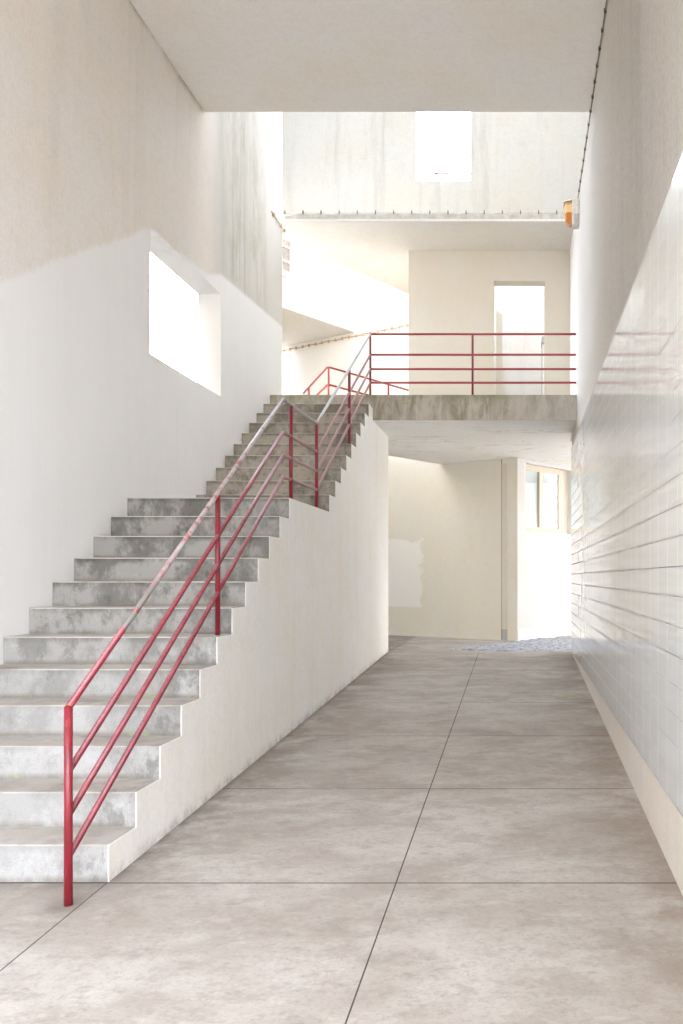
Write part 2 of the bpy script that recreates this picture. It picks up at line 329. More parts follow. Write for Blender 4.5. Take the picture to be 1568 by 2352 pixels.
n = N('window_glass'); n.b.inputs['Transmission Weight'].default_value = .85; n.b.inputs['IOR'].default_value = 1.5
M['glass'] = n.done(n.mix(n.noise(n.pos, 3), (.85, .92, .94), (.90, .95, .96)), .02, None, .6)
n = N('leaf_green'); M['leaf'] = n.done(n.mix(n.ss(n.noise(n.pos, 2.5, 5, .6), .4, .6), (.045, .075, .022), (.09, .12, .035)), .6)
n = N('bark_brown'); M['bark'] = n.done(n.mix(n.noise(n.scale(6, 6, 1), 3, 5, .6), (.12, .09, .06), (.20, .16, .12)), .9)

# ------------------------------------------------------------------ mesh helpers
def wloc(o):
    v = Vector((0, 0, 0))
    while o is not None: v = v+o.location; o = o.parent
    return v
def obj(name, bm, mats, parent=None, loc=None, smooth=False, bevel=0):
    if bevel:
        bmesh.ops.remove_doubles(bm, verts=bm.verts, dist=1e-5)
        es = [e for e in bm.edges if len(e.link_faces) == 2 and e.calc_face_angle(0) > .5]
        bmesh.ops.bevel(bm, geom=es, offset=bevel, segments=2, affect='EDGES', profile=.5)
    bmesh.ops.recalc_face_normals(bm, faces=bm.faces)
    base = wloc(parent) if parent is not None else Vector(loc or (0, 0, 0))
    for v in bm.verts: v.co -= base
    me = bpy.data.meshes.new(name); bm.to_mesh(me); bm.free()
    if not isinstance(mats, (list, tuple)): mats = [mats]
    for m in mats: me.materials.append(m)
    if smooth:
        for p in me.polygons: p.use_smooth = True
    o = bpy.data.objects.new(name, me); COL.objects.link(o)
    if parent is not None: o.parent = parent
    else: o.location = base
    return o
def thing(name, label, cat, loc=(0, 0, 0), group=None):
    o = bpy.data.objects.new(name, None); COL.objects.link(o); o.location = loc; o.empty_display_size = .2
    o['label'] = label; o['category'] = cat
    if group: o['group'] = group
    return o
def tag(o, label, cat, group=None):
    o['label'] = label; o['category'] = cat
    if group: o['group'] = group
    return o
def kind(o, k): o['kind'] = k; return o
def box(bm, x0, x1, y0, y1, z0, z1, mi=0):
    vs_ = [bm.verts.new((x, y, z)) for z in (z0, z1) for y in (y0, y1) for x in (x0, x1)]
    for q in ((0, 2, 3, 1), (4, 5, 7, 6), (0, 1, 5, 4), (2, 6, 7, 3), (0, 4, 6, 2), (1, 3, 7, 5)):
        bm.faces.new([vs_[k] for k in q]).material_index = mi
    return vs_
def obox(bm, o, u, v, w_, du, dv, dw):     # oriented box from corner o along unit vectors
    o, u, v, w_ = map(Vector, (o, u, v, w_)); p = []
    for c_ in (0, dw):
        for b_ in (0, dv):
            for a_ in (0, du): p.append(bm.verts.new(o+u*a_+v*b_+w_*c_))
    for q in ((0, 2, 3, 1), (4, 5, 7, 6), (0, 1, 5, 4), (2, 6, 7, 3), (0, 4, 6, 2), (1, 3, 7, 5)):
        bm.faces.new([p[k] for k in q])
def prism(bm, pts, z0, z1):                 # plan polygon, vertical extrusion
    a = [bm.verts.new((x, y, z0)) for x, y in pts]; b = [bm.verts.new((x, y, z1)) for x, y in pts]
    bm.faces.new(a[::-1]); bm.faces.new(b)
    for k in range(len(pts)):
        j = (k+1) % len(pts); bm.faces.new((a[k], a[j], b[j], b[k]))
def gridwall(bm, o, u, thick, us, zs, solid):
    """upright wall: front plane through o along u (horizontal unit), thickness vector, cells of the grid that are solid"""
    o, u, thick = Vector(o), Vector(u), Vector(thick); cache = {}
    def V(i, j, k):
        if (i, j, k) not in cache:
            q = o+u*us[i]+thick*k; cache[(i, j, k)] = bm.verts.new((q.x, q.y, zs[j]))
        return cache[(i, j, k)]
    nu, nz = len(us)-1, len(zs)-1
    S = lambda i, j: 0 <= i < nu and 0 <= j < nz and solid((us[i]+us[i+1])/2, (zs[j]+zs[j+1])/2)
    for i in range(nu):
        for j in range(nz):
            if not S(i, j): continue
            bm.faces.new((V(i, j, 0), V(i+1, j, 0), V(i+1, j+1, 0), V(i, j+1, 0)))
            bm.faces.new((V(i, j, 1), V(i, j+1, 1), V(i+1, j+1, 1), V(i+1, j, 1)))
            if not S(i-1, j): bm.faces.new((V(i, j, 0), V(i, j+1, 0), V(i, j+1, 1), V(i, j, 1)))
            if not S(i+1, j): bm.faces.new((V(i+1, j, 0), V(i+1, j, 1), V(i+1, j+1, 1), V(i+1, j+1, 0)))
            if not S(i, j-1): bm.faces.new((V(i, j, 0), V(i, j, 1), V(i+1, j, 1), V(i+1, j, 0)))
            if not S(i, j+1): bm.faces.new((V(i, j+1, 0), V(i+1, j+1, 0), V(i+1, j+1, 1), V(i, j+1, 1)))
def tube(bm, pts, r, seg=14, caps=True):
    pts = [Vector(p) for p in pts]; rings = []; nrm = None
    for k, p in enumerate(pts):
        d0 = (pts[k]-pts[k-1]).normalized() if k else None; d1 = (pts[k+1]-pts[k]).normalized() if k < len(pts)-1 else None
        t = ((d0 or d1)+(d1 or d0)).normalized(); d = d0 or d1
        if nrm is None:
            ref = Vector((0, 0, 1)) if abs(d.z) < .9 else Vector((1, 0, 0)); nrm = d.cross(ref).normalized()
        else: nrm = (nrm-d*nrm.dot(d)).normalized()
        bn = d.cross(nrm).normalized(); ring = []
        for s_ in range(seg):
            a_ = 2*math.pi*s_/seg; q = nrm*math.cos(a_)*r+bn*math.sin(a_)*r
            q = q-d*(q.dot(t)/max(.25, d.dot(t)))       # slide along the bar onto the mitre plane
            ring.append(bm.verts.new(p+q))
        rings.append(ring)
    for a_, b_ in zip(rings, rings[1:]):
        for s_ in range(seg):
            j = (s_+1) % seg; bm.faces.new((a_[s_], a_[j], b_[j], b_[s_])).smooth = True
    if caps: bm.faces.new(rings[0][::-1]); bm.faces.new(rings[-1])
B = bmesh.new

# ------------------------------------------------------------------ ground, ramp, path, cobbles
bm = B()
f_ = [bm.verts.new(p) for p in ((-400, -400, -.75), (400, -400, -.75), (400, 400, -.75), (-400, 400, -.75))]; bm.faces.new(f_)
kind(obj('ground', bm, M['ground']), 'structure')
def zr(y): return SL*y
def slab(bm, x0, x1, y0, y1, gap=.0032, drop=0, mi=0):
    x0 += gap; x1 -= gap; gy = gap*1.9; y0 += gy; y1 -= gy
    t = [bm.verts.new(p) for p in ((x0, y0, zr(y0)-drop), (x1, y0, zr(y0)-drop), (x1, y1, zr(y1)-drop), (x0, y1, zr(y1)-drop))]
    b = [bm.verts.new((v.co.x, v.co.y, v.co.z-.10)) for v in t]
    bm.faces.new(t).material_index = mi; bm.faces.new(b[::-1]).material_index = mi
    for k in range(4):
        j = (k+1) % 4; bm.faces.new((t[k], b[k], b[j], t[j])).material_index = mi
bm = B()
ys = [-6, -2.4, -.75, .9, 2.50, 4.147, 5.75, 7.34, 8.88, 10.0, 11.18, 12.24, 13.0]
YE = 13.0
XR = 1.2
for a_, b_ in zip(ys, ys[1:]):
    slab(bm, -1.866, -.552, a_, b_); slab(bm, -.552, XR, a_, b_)
    if b_ < 4.5: slab(bm, -3.19, -1.866, a_, b_)
slab(bm, -1.87, XR, -6, YE, 0, .0008, 1); slab(bm, -3.19, -1.87, -6, 4.16, 0, .0008, 1)
kind(obj('ramp', bm, [M['ramp'], M['joint']], bevel=0), 'structure')
ZP = SL*YE
bm = B(); prism(bm, [(-9, 13.004), (9, 13.004), (9, 30), (-9, 30)], ZP-.3, ZP-.002)
prism(bm, [(-9, 13.3), (-2.07, 13.3), (-2.07, 13.004), (-9, 13.004)], ZP-.3, ZP-.004) if False else None
kind(obj('path', bm, M['ramp']), 'structure')
# cobbles: a wedge between path and rear walls, reaching off to the right
bm = B()
def incob(x, y):
    if y > 15.35+.005+(1.37*x if x > 0 else -.678*x): return False
    if x > 1.9 or y < 13.17+(.12 if x < .1 else 0)*max(0, (.1-x)): return False
    if x < 0: return y < 15.3-.0 and x > -1.0+(y-13.6)*.62 and y > 13.17-(x*.28)
    return True
rnd = random.Random(3)
yy = 13.2
while yy < 18:
    xx = -1.2+rnd.random()*.08; dy = rnd.uniform(.085, .11)
    while xx < 1.9:
        dx = rnd.uniform(.08, .13)
        cx, cy = xx+dx/2, yy+dy/2+rnd.uniform(-.008, .008)
        if incob(cx, cy):
            h_ = rnd.uniform(.006, .020); i_ = .010; k_ = rnd.uniform(.012, .024)
            lo = [bm.verts.new((cx+sx*(dx/2-i_/2), cy+sy*(dy/2-i_/2), ZP-.004)) for sx, sy in ((-1, -1), (1, -1), (1, 1), (-1, 1))]
            hi = [bm.verts.new((cx+sx*(dx/2-k_)+rnd.uniform(-.005, .005), cy+sy*(dy/2-k_)+rnd.uniform(-.005, .005), ZP+h_+rnd.uniform(-.004, .004))) for sx, sy in ((-1, -1), (1, -1), (1, 1), (-1, 1))]
            bm.faces.new(hi)
            for q in range(4):
                j = (q+1) % 4; bm.faces.new((lo[q], lo[j], hi[j], hi[q]))
        xx += dx
    yy += dy
kind(obj('cobblestones', bm, M['cobble']), 'stuff')

# ------------------------------------------------------------------ left wall with its window opening
t = thing('left_wall', 'tall pale plaster wall left of the stairs with a square unglazed opening', 'wall', (-3.19, 6, 0))
bm = B()
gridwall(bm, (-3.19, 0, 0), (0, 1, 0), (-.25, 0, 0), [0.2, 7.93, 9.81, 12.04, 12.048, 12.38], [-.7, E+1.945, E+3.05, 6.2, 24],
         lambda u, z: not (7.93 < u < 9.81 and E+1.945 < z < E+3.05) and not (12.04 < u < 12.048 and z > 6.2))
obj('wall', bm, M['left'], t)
# cable stub turning the corner of the left wall
t = thing('corner_cable', 'short thin brown cable on the left wall where it meets the canopy', 'cable', (-3.18, 11.87, 6.25))
bm = B(); tube(bm, [(-3.178, 11.80, 6.27), (-3.174, 12.0, 6.26), (-3.168, 12.30, 6.25), (-3.17, 12.43, 6.24)], .008, 8)
obj('sheath', bm, M['browncable'], t, smooth=True)
for yk in (11.87, 12.25, 12.41):
    bm = B(); box(bm, -3.189, -3.158, yk-.007, yk+.007, 6.235, 6.275); obj('clip', bm, M['browncable'], t)

# ------------------------------------------------------------------ overhead volume (ceiling)
t = thing('ceiling', 'wide plain beige soffit of the building passing over the stairs', 'ceiling', (-1.2, 4, 6.282))
bm = B(); box(bm, -3.188, 1.10, -4.3, 9.30, 6.282, 13.5)
obj('soffit', bm, M['ceiling'], t)

# ------------------------------------------------------------------ right wall: plinth, tile field, render above
K = .0055
def XW(y): return .70+K*y
ud = Vector((K, 1, 0)).normalized(); nd = Vector((ud.y, -ud.x, 0))   # nd points away from the passage
TB, TT = .500, 3.387; ZS_ = 3.60
t = thing('right_wall', 'long right wall with glazed white tiles below and weathered plaster above', 'wall', (XW(6), 6, 0))
L_ = math.sqrt(1+K*K)
bm = B()
gridwall(bm, (.70, 0, 0), ud, nd*.30, [0, 9.3, 11.75, 12.45, 12.9, 13.555], [TT-.02, 3.562, 6.282, 6.396],
         lambda u, z: (z < 3.562 and u < 12.9) or (3.562 < z < 6.282) or (z > 6.282 and u > 12.45))
obj('plaster_face', bm, M['right'], t)
bm = B(); gridwall(bm, Vector((.70, 0, 0))+nd*.02, ud, nd*.26, [0.0, 12.898], [-.7, TT-.022], lambda u, z: True)
obj('core', bm, M['plinth'], t)
bm = B(); gridwall(bm, Vector((.70, 0, 0))+nd*.001, ud, nd*.018, [0.0, 12.899], [-.6, TB], lambda u, z: True)
obj('plinth', bm, M['plinth'], t)
bm = B(); gridwall(bm, Vector((.70, 0, 0))-nd*.010, ud, nd*.028, [0.0, 12.90], [TB+.001, TT-.024], lambda u, z: True)
obj('tile_cladding', bm, M['tile'], t, bevel=0)
t = thing('side_shade_block', 'tall plain white block added unseen behind the right wall to shade the court', 'building', (3, 6, 0))  # unseen mass added to keep sky light off the court and end wall
bm = B(); box(bm, 1.42, 5.0, -0.9, 13.0, -.7, 24.0); box(bm, 1.421, 5.0, 14.4, 19.5, ZS_+.1, 20.0); obj('wall', bm, M['white'], t)
t = thing('rear_shade_block', 'pale block added unseen behind the viewer to dim the horizon light', 'building', (0, -14, -.75))  # unseen mass added to hold back low sky light from behind
bm = B(); box(bm, -22, 22, -20, -13, -.74, 8.5); obj('wall', bm, M['cream'], t)
t = thing('right_shade_block', 'low pale block added unseen to the right to dim the window wall', 'building', (12, 16, 0))  # unseen mass added to cut horizon light on the window wall
bm = B(); box(bm, 7.0, 15, 8, 34, -.74, 6.4); obj('wall', bm, M['cream'], t)
t = thing('left_shade_block', 'tall pale block added unseen on the left to shade the left opening', 'building', (-11, 0, -.75))  # unseen mass added to darken the reveal of the left opening
bm = B(); box(bm, -15, -5.3, -9, 12, -.74, 28); obj('wall', bm, M['cream'], t)
# cable with clips along the top of the right wall
t = thing('wall_cable', 'long clipped cable along the top edge of the right wall', 'cable', (XW(8)-.01, 8, 6.262))
bm = B(); pts = []
for k in range(120):
    y_ = 2.0+k*.0795; s_ = ((y_-7.877)/.272) % 1
    pts.append((XW(y_)-.010, y_, 6.266-.006*math.sin(math.pi*s_)))
tube(bm, pts, .0065, 8); obj('sheath', bm, M['cable'], t, smooth=True)
for k in range(-20, 13):
    y_ = 7.877+k*.272
    bm = B(); x_ = XW(y_)
    vs_ = box(bm, x_-.022, x_-.001, y_-.011, y_+.011, 6.244, 6.279)
    obj('clip', bm, M['clip'], t, bevel=.004)

# ------------------------------------------------------------------ staircase
XS, XL = -1.862, -3.188
G, R, Y1 = .30, .17, 4.159
ZF = SL*Y1
stepY = [Y1+G*k for k in range(12)]+[9.05+G*k for k in range(9)]
stepZ = [ZF+R*(k+1) for k in range(21)]
YL, ZL = 11.75, ZF+R*22      # landing front edge and level
t = thing('staircase', 'weathered concrete staircase in two flights climbing between the left wall and the passage', 'staircase', ((XS+XL)/2, Y1, ZF))
for k in range(21):
    y0 = stepY[k]; y1 = stepY[k+1] if k < 20 else YL
    bm = B(); box(bm, XL, XS-.0055, y0, y1-.0005, -.6 if k < 1 else stepZ[k]-R-.6, stepZ[k])
    if k: pass
    bmesh.ops.recalc_face_normals(bm, faces=bm.faces)
    for f_ in bm.faces:
        if f_.normal.z > .5: f_.material_index = 1
    es = [e for e in bm.edges if all(abs(v.co.z-stepZ[k]) < 1e-5 for v in e.verts) and all(abs(v.co.y-y0) < 1e-5 for v in e.verts)]
    bmesh.ops.bevel(bm, geom=es, offset=.007, segments=2, affect='EDGES', profile=.5)
    bmesh.ops.recalc_face_normals(bm, faces=bm.faces)
    for f_ in bm.faces: f_.material_index = 1 if f_.normal.z > .3 else 0  # nosing takes the tread colour to paint its lit edge
    obj('step', bm, [M['riser'], M['tread']], t)
# flank : plaster skin that follows the steps, and the wall under the landing
prof = [(Y1, -.6)]
for k in range(21):
    y0 = stepY[k]; y1 = stepY[k+1] if k < 20 else YL
    prof += [(y0, stepZ[k]-.002), (y1, stepZ[k]-.002)]
prof += [(YL, 3.562), (13.15, 3.562), (13.15, -.6)]
bm = B()
a = [bm.verts.new((XS, y, z)) for y, z in prof]; b = [bm.verts.new((XS-.005, y, z)) for y, z in prof]
for ff in (bm.faces.new(a), bm.faces.new(b[::-1])):
    ff.normal_update(); bmesh.ops.triangulate(bm, faces=[ff], ngon_method='EAR_CLIP')
for k in range(len(prof)):
    j = (k+1) % len(prof); bm.faces.new((a[k], b[k], b[j], a[j]))
box(bm, XS-.25, XS-.0055, YL+.002, 13.148, -.6, 3.560)
obj('side_wall', bm, M['flank'], t)

# ------------------------------------------------------------------ landing slab at the head of the stairs
W3 = lambda x: 15.37-.678*x
W2 = lambda x: 15.37+1.37*x
ZS = 3.562
bm = B()
prism(bm, [(-3.188, YL), (XW(YL)-.002, YL), (XW(12.9)-.002, 12.9), (XW(12.9)-.002, 12.91), (1.15, 12.91), (1.15, W2(1.15)+.12), (0, W2(0)+.12), (-1.388, W3(-1.388)+.12), (-1.394, W3(-1.394)-.004),
           (-2.85, 14.05), (-3.85, 16.4), (-4.5, 18.0), (-5.1, 18.0), (-5.1, 12.5), (-3.445, 12.5), (-3.445, 12.383), (-3.188, 12.383)], ZS+.001, ZL)
t = thing('landing', 'stained mossy concrete landing slab bridging the passage at the top of the stairs', 'landing', (-1.2, YL, ZS))
bmesh.ops.recalc_face_normals(bm, faces=bm.faces)
for f_ in bm.faces:
    if f_.normal.z < -.5: f_.material_index = 1
obj('slab', bm, [M['landing'], M['soffit']], t)

# ------------------------------------------------------------------ main railing
XP = -1.915
off = [0, .268, .455, .632]
hz = [E-.555, E+1.457, E+1.470, E+3.167]
yk = [3.891, 7.457, 8.70, 11.87]
t = thing('stair_railing', 'red steel railing running up both stair flights and across the landing', 'railing', (XP, 3.891, zr(3.891)))
def rpath(d, start):
    return [(XP, yk[0] if start else yk[0]+.008, hz[0]-d), (XP, yk[1], hz[1]-d), (XP, yk[2], hz[2]-d), (XP, yk[3], hz[3]-d), (XW(11.87)-.004, yk[3], hz[3]-d)]
for q, d in enumerate(off):
    bm = B(); p = rpath(d, q == 0); tube(bm, p[:4], .0150 if q == 0 else .0142, 16)
    obj('handrail' if q == 0 else 'rail', bm, M['handrail'] if q == 0 else M['bar'], t, smooth=False)
    bm = B(); tube(bm, [(p[3][0]+.012, p[3][1], p[3][2]), p[4]], .0145, 14); obj('landing_rail', bm, M['bar'], t)
def post(x, y, z0, z1, r=.0165, m=None, par=None):
    bm = B(); tube(bm, [(x, y, z0), (x, y, z1)], r, 16); return obj('post', bm, m or M['post'], par or t)
post(XP, 3.891, zr(3.891)-.05, hz[0]+.004, .0175)
def rail_h(y):
    for a_, b_, c_, d_ in zip(yk, yk[1:], hz, hz[1:]):
        if a_ <= y <= b_: return c_+(d_-c_)*(y-a_)/(b_-a_)
post(XP, 5.83, stepZ[5]-.02, rail_h(5.83)-.008)
post(XP, 7.715, stepZ[11]-.02, rail_h(7.715)-.008)
post(XP, 8.70, stepZ[11]-.02, rail_h(8.70))
post(XP, 10.39, stepZ[16]-.02, rail_h(10.39)-.008)
post(XP, 11.87, ZL-.02, hz[3]-.004, .0145)
post(-.5836, 11.87, ZL-.02, hz[3]-.004, .0145)

# ------------------------------------------------------------------ railing round the far well
t = thing('well_railing', 'orange red railing with two bars bending round the opening behind the landing', 'railing', (-2.91, 14.0, ZL))
zt = E+3.232
for q, d in enumerate((0, .27)):
    bm = B(); tube(bm, [(-3.75, 16.0, zt-d), (-2.93, 14.04, zt-d), (-2.88, 14.04, zt-d), (-1.50, 16.4, zt-d)], .0155, 12)
    obj('handrail' if q == 0 else 'rail', bm, M['farrail'], t)
for x, y in ((-2.905, 14.03), (-2.16, 15.27), (-3.55, 15.53)):
    post(x, y, ZL-.01, zt-.005, .015, M['farrail'], t)

t = thing('lower_shade_wall', 'unseen cream wall added left of the passage below the landing to cut light', 'wall', (-5.1, 15, 0))  # unseen, added to stop light entering below the landing from the left
bm = B(); box(bm, -5.1, -4.85, 12.6, 18.0, -.6, ZS-.002); obj('wall', bm, M['cream'], t)
t = thing('upper_shade_wall', 'unseen cream wall added under the projecting upper volume to cut light from the left', 'wall', (-5.1, 16, ZL))  # unseen, added to cut side light reaching the far well
bm = B(); box(bm, -5.14, -4.9, 14.72, 18.5, ZL+.001, E+4.698); obj('wall', bm, M['cream'], t)
# ------------------------------------------------------------------ canopy over the landing
ZC = E+4.86
bm = B()
prism(bm, [(-3.445, 12.45), (1.15, 12.45), (1.15, 13.80), (-1.37, 13.80), (-1.37, 16.29), (-1.87, 15.64), (-3.36, 13.10), (-3.445, 12.96)], ZC, ZC+.10)
bmesh.ops.recalc_face_normals(bm, faces=bm.faces)
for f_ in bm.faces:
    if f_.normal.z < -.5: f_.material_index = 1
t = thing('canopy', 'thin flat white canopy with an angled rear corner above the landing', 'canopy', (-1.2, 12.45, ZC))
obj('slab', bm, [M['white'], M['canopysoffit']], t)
# sagging membrane strip dressed over the edge
bm = B(); nk = 140; rows = []
for k in range(nk+1):
    x = -3.17+k*(3.93/nk); s_ = ((x+3.17)/.247) % 1; sag = .010*math.sin(math.pi*s_)**1.0
    zt_ = ZC+.118-sag-.012*math.exp(-((x+3.17)/.12)**2)*3
    rows.append([bm.verts.new(p) for p in ((x, 12.52, zt_-.004), (x, 12.455, zt_), (x, 12.446, zt_-.012), (x, 12.4475, ZC+.040-.002*math.sin(k*1.7)), (x, 12.4495, ZC+.034))])
for a, b in zip(rows, rows[1:]):
    for q in range(4): bm.faces.new((a[q], b[q], b[q+1], a[q+1])).smooth = True
obj('coping', bm, M['coping'], t)
t = thing('canopy_cable', 'pale clipped cable along the front top edge of the canopy', 'cable', (-1.2, 12.44, ZC+.12))
bm = B(); pts = []
for k in range(160):
    x = -3.16+k*3.92/159; s_ = ((x+3.17)/.247) % 1
    pts.append((x, 12.440, ZC+.121-.010*math.sin(math.pi*s_)))
tube(bm, pts, .0045, 6); obj('sheath', bm, M['palecable'], t)
for k in range(16):
    x = -3.17+k*.247
    bm = B(); box(bm, x-.005, x+.005, 12.428, 12.446, ZC+.092, ZC+.145); box(bm, x-.012, x+.012, 12.432, 12.444, ZC+.112, ZC+.124)
    obj('clip', bm, M['clip'], t)

# ------------------------------------------------------------------ upper room wall with its doorway
t = thing('doorway_wall', 'cream plaster wall behind the landing rail with a tall open doorway', 'wall', (0, 13.56, ZL))
bm = B(); ZD = E+4.408
gridwall(bm, (-1.618, 13.56, 0), (1, 0, 0), (0, .24, 0), [0, 1.618-.35, 1.618+.408, 1.618+1.14], [ZL-.001, ZD, ZC-.001],
         lambda u, z: not (1.268 < u < 2.026 and z < ZD))
obj('wall', bm, M['cream'], t)
bm = B(); box(bm, -1.617, -1.38, 13.802, 16.2, ZL, ZC-.002); obj('return_wall', bm, M['cream'], t)
# pier and door frame seen through the doorway
t = thing('grey_pier', 'narrow grey pier with a sloping top just inside the left of the doorway', 'pier', (-.36, 14.6, ZL))
bm = B(); a = P(1139, 713, 14.3); b = P(1154, 722, 14.3)
v = [bm.verts.new(p) for p in ((a.x, 14.3, ZL), (b.x, 14.3, ZL), (b.x, 14.3, b.z), (a.x, 14.3, a.z), (a.x, 14.6, ZL), (b.x, 14.6, ZL), (b.x, 14.6, b.z), (a.x, 14.6, a.z))]
for q in ((0, 1, 2, 3), (5, 4, 7, 6), (1, 5, 6, 2), (4, 0, 3, 7), (3, 2, 6, 7), (0, 4, 5, 1)): bm.faces.new([v[k] for k in q])
obj('pier', bm, M['cream'], t)
t = thing('inner_door', 'white door leaf with grey head box standing open at the right of the doorway', 'door', (.40, 14.4, ZL))
a = P(1245, 790, 14.4)
bm = B(); box(bm, a.x, a.x+.10, 14.4, 14.9, ZL, a.z); obj('leaf', bm, M['whiteframe'], t, bevel=.006)
bm = B(); box(bm, a.x-.012, a.x+.0, 14.38, 14.42, ZL, a.z-.1); obj('edge_strip', bm, M['housing2'], t)
bm = B(); box(bm, a.x-.01, a.x+.14, 14.34, 14.7, a.z+.002, a.z+.11); obj('head_box', bm, M['housing2'], t, bevel=.01)

# ------------------------------------------------------------------ high rear wall with the sky opening
t = thing('upper_rear_wall', 'bright streaked white wall above the canopy with a tall opening to the sky', 'wall', (0, 15.0, ZC))
YU = 15.0
def ux(px): return (px-1188)*YU/2095
us = [-4.5, -2.30, ux(955)+.0, ux(1080), 3.4]; zb = E+911*YU/2095
us2 = [-4.5, -2.30, -1.368, ux(1080), 3.4]
bm = B()
zs_ = [ZL+.002, ZC+.101, E+5.78, zb, 11.6, 26]
usx = sorted([-4.5, -2.30, -1.368, ux(955), ux(1080), 3.4])
gridwall(bm, (0, YU, 0), (1, 0, 0), (0, .25, 0), [-1.368, 3.4], [ZL+.002, E+5.779], lambda u, z: True)
obj('lower_wall', bm, M['white'], t)
bm = B(); zs_ = [ZC+.101]+zs_[2:]
gridwall(bm, (0, YU, 0), (1, 0, 0), (0, .25, 0), usx, zs_,
         lambda u, z: not (ux(955) < u < ux(1080) and zb < z < 11.6) and not (u > -1.368 and z < E+5.78) and not (u < -2.30 and z < E+5.78))
obj('wall', bm, M['upper'], t)
bm = B(); box(bm, -4.70, -4.45, 12.5, 14.998, E+5.9, 24); box(bm, -4.449, -3.445, 12.40, 12.6, E+5.9, 24); obj('shade_return', bm, M['white'], t)  # unseen returns added to close off sky light from the left
t = thing('roof_terrace', 'flat white roof terrace behind the high sky opening', 'roof', (.5, 16, 8.0))
bm = B(); box(bm, -2.9, 3.4, YU+.252, 16.75, 7.95, 8.15); obj('slab', bm, M['white'], t)  # left end carried unseen over the well to cut its light
t = thing('terrace_rail', 'thin faded red rail with a brace seen through the high sky opening', 'railing', (P(997, 415, 16).x, 16, 8.15))
a = P(997, 398, 16); b = P(1110, 400, 16); c_ = P(1025, 417, 16)
M['fadedrail'] = simple('faded_red_paint', (.10, .022, .026), (.14, .04, .045), .6)
bm = B(); tube(bm, [a, b], .017, 8); obj('handrail', bm, M['fadedrail'], t)
bm = B(); tube(bm, [(a.x, 16, 8.15), a], .013, 8); obj('post', bm, M['fadedrail'], t)
bm = B(); tube(bm, [(b.x, 16, 8.15), b], .013, 8); obj('post', bm, M['fadedrail'], t)
bm = B(); d = (c_-a); tube(bm, [a, a+d*((a.z-8.15)/(a.z-c_.z))], .010, 8); obj('brace', bm, M['fadedrail'], t)

# ------------------------------------------------------------------ angled rear wall
d3 = Vector((1, -.678, 0)).normalized(); n3 = Vector((d3.y, -d3.x, 0))   # n3 faces the camera side
back3 = -n3*.25 if n3.y < 0 else n3*.25
t = thing('angled_rear_wall', 'cream wall slanting across the far end of the passage, with a repainted patch', 'wall', (0, 15.37, ZP))
bm = B(); l = lambda x: x/d3.x
gridwall(bm, (0, 15.37, 0), d3, back3, [l(-5.25), l(-1.394), l(0)], [-.6, ZS-.001, 8.4], lambda u, z: z < ZS or u < l(-1.394))
obj('wall', bm, M['rear'], t)
# joint cover strip near the corner
q0 = Vector((0, 15.37, 0)); un = Vector((d3.x, d3.y, 0)); fr_ = -back3.normalized()
def onw3(px):   # distance along the wall for a picture column
    D = 15.37/(1+.678*(px-1188)/2095); return (px-1188)*D/2095/d3.x
u0, u1 = onw3(1153), onw3(1165)
bm = B()
o_ = q0+un*u0+fr_*.001; obox(bm, (o_.x, o_.y, ZP+.20), un, fr_, (0, 0, 1), u1-u0, .014, ZS-ZP-.28)
obj('cover_strip', bm, M['cream'], t, bevel=.002)
bm = B(); o_ = q0+un*(u0-.014)+fr_*.001; obox(bm, (o_.x, o_.y, ZP+.01), un, fr_, (0, 0, 1), .010, .004, ZS-ZP-.02); obj('joint', bm, M['joint'], t)
bm = B(); o_ = q0+un*u0+fr_*.001; obox(bm, (o_.x, o_.y, ZP+.002), un, fr_, (0, 0, 1), u1-u0, .009, .19); obj('base_block', bm, M['housing2'], t, bevel=.002)
# cable along this wall
t = thing('rear_cable', 'rusty clipped cable rising to the right across the far wall', 'cable', (-3.4, 17.6, E+4.62))
bm = B(); p0 = Vector((-5.1, W3(-5.1), E+4.62))+fr_*.016; p1 = Vector((-1.45, W3(-1.45), E+4.62))+fr_*.016
pts = [p0.lerp(p1, k/60)+Vector((0, 0, .008*math.sin(k*.9))) for k in range(61)]
tube(bm, pts, .010, 6); obj('sheath', bm, M['browncable'], t)
for k in range(24):
    p = p0.lerp(p1, (k+.3)/24); bm = B(); box(bm, p.x-.018, p.x+.018, p.y-.018, p.y+.012, p.z-.028, p.z+.028); obj('clip', bm, M['browncable'], t, bevel=.006)

# ------------------------------------------------------------------ white wall with the window at the end of the passage
d2 = Vector((1, 1.37, 0)).normalized(); b2 = Vector((-d2.y, d2.x, 0))   # b2 points into the building
f2 = -b2
t = thing('window_wall', 'bright white wall turning the corner at the end with a cream framed window', 'wall', (0, 15.37, ZP))
m = lambda x: x/d2.x
w0, w1, wz0, wz1 = m(.125), m(1.02), E+.795, E+1.96
bm = B()
gridwall(bm, (0, 15.37, 0), d2, b2*.25, [.0, w0, w1, m(3.2)], [-.6, wz0, wz1, ZS-.001],
         lambda u, z: not (w0 < u < w1 and wz0 < z < wz1))
obj('wall', bm, M['white2'], t)
bm = B(); o_ = Vector((0, 15.37, 0))+f2*.001; obox(bm, (o_.x, o_.y, ZP-.1), d2, f2, (0, 0, 1), m(3.2), .014, .30); obj('skirting', bm, M['white'], t, bevel=.003)
win = thing('window', '', ''); del win['label']; del win['category']
win.parent = t; win.name = 'window'; win.location = Vector((.5, W2(.5), wz0))-t.location
rec = Vector((0, 15.37, 0))+b2*.10
def wbar(u_a, u_b, za, zb_, dep=.05, back=0.0):
    o_ = rec+d2*u_a+b2*back; obox(bm, (o_.x, o_.y, za), d2, b2, (0, 0, 1), u_b-u_a, dep, zb_-za)
fa, fb = m(.141), m(.861); mid = fa+(fb-fa)*.50
fa2 = w0+.001
bm = B()
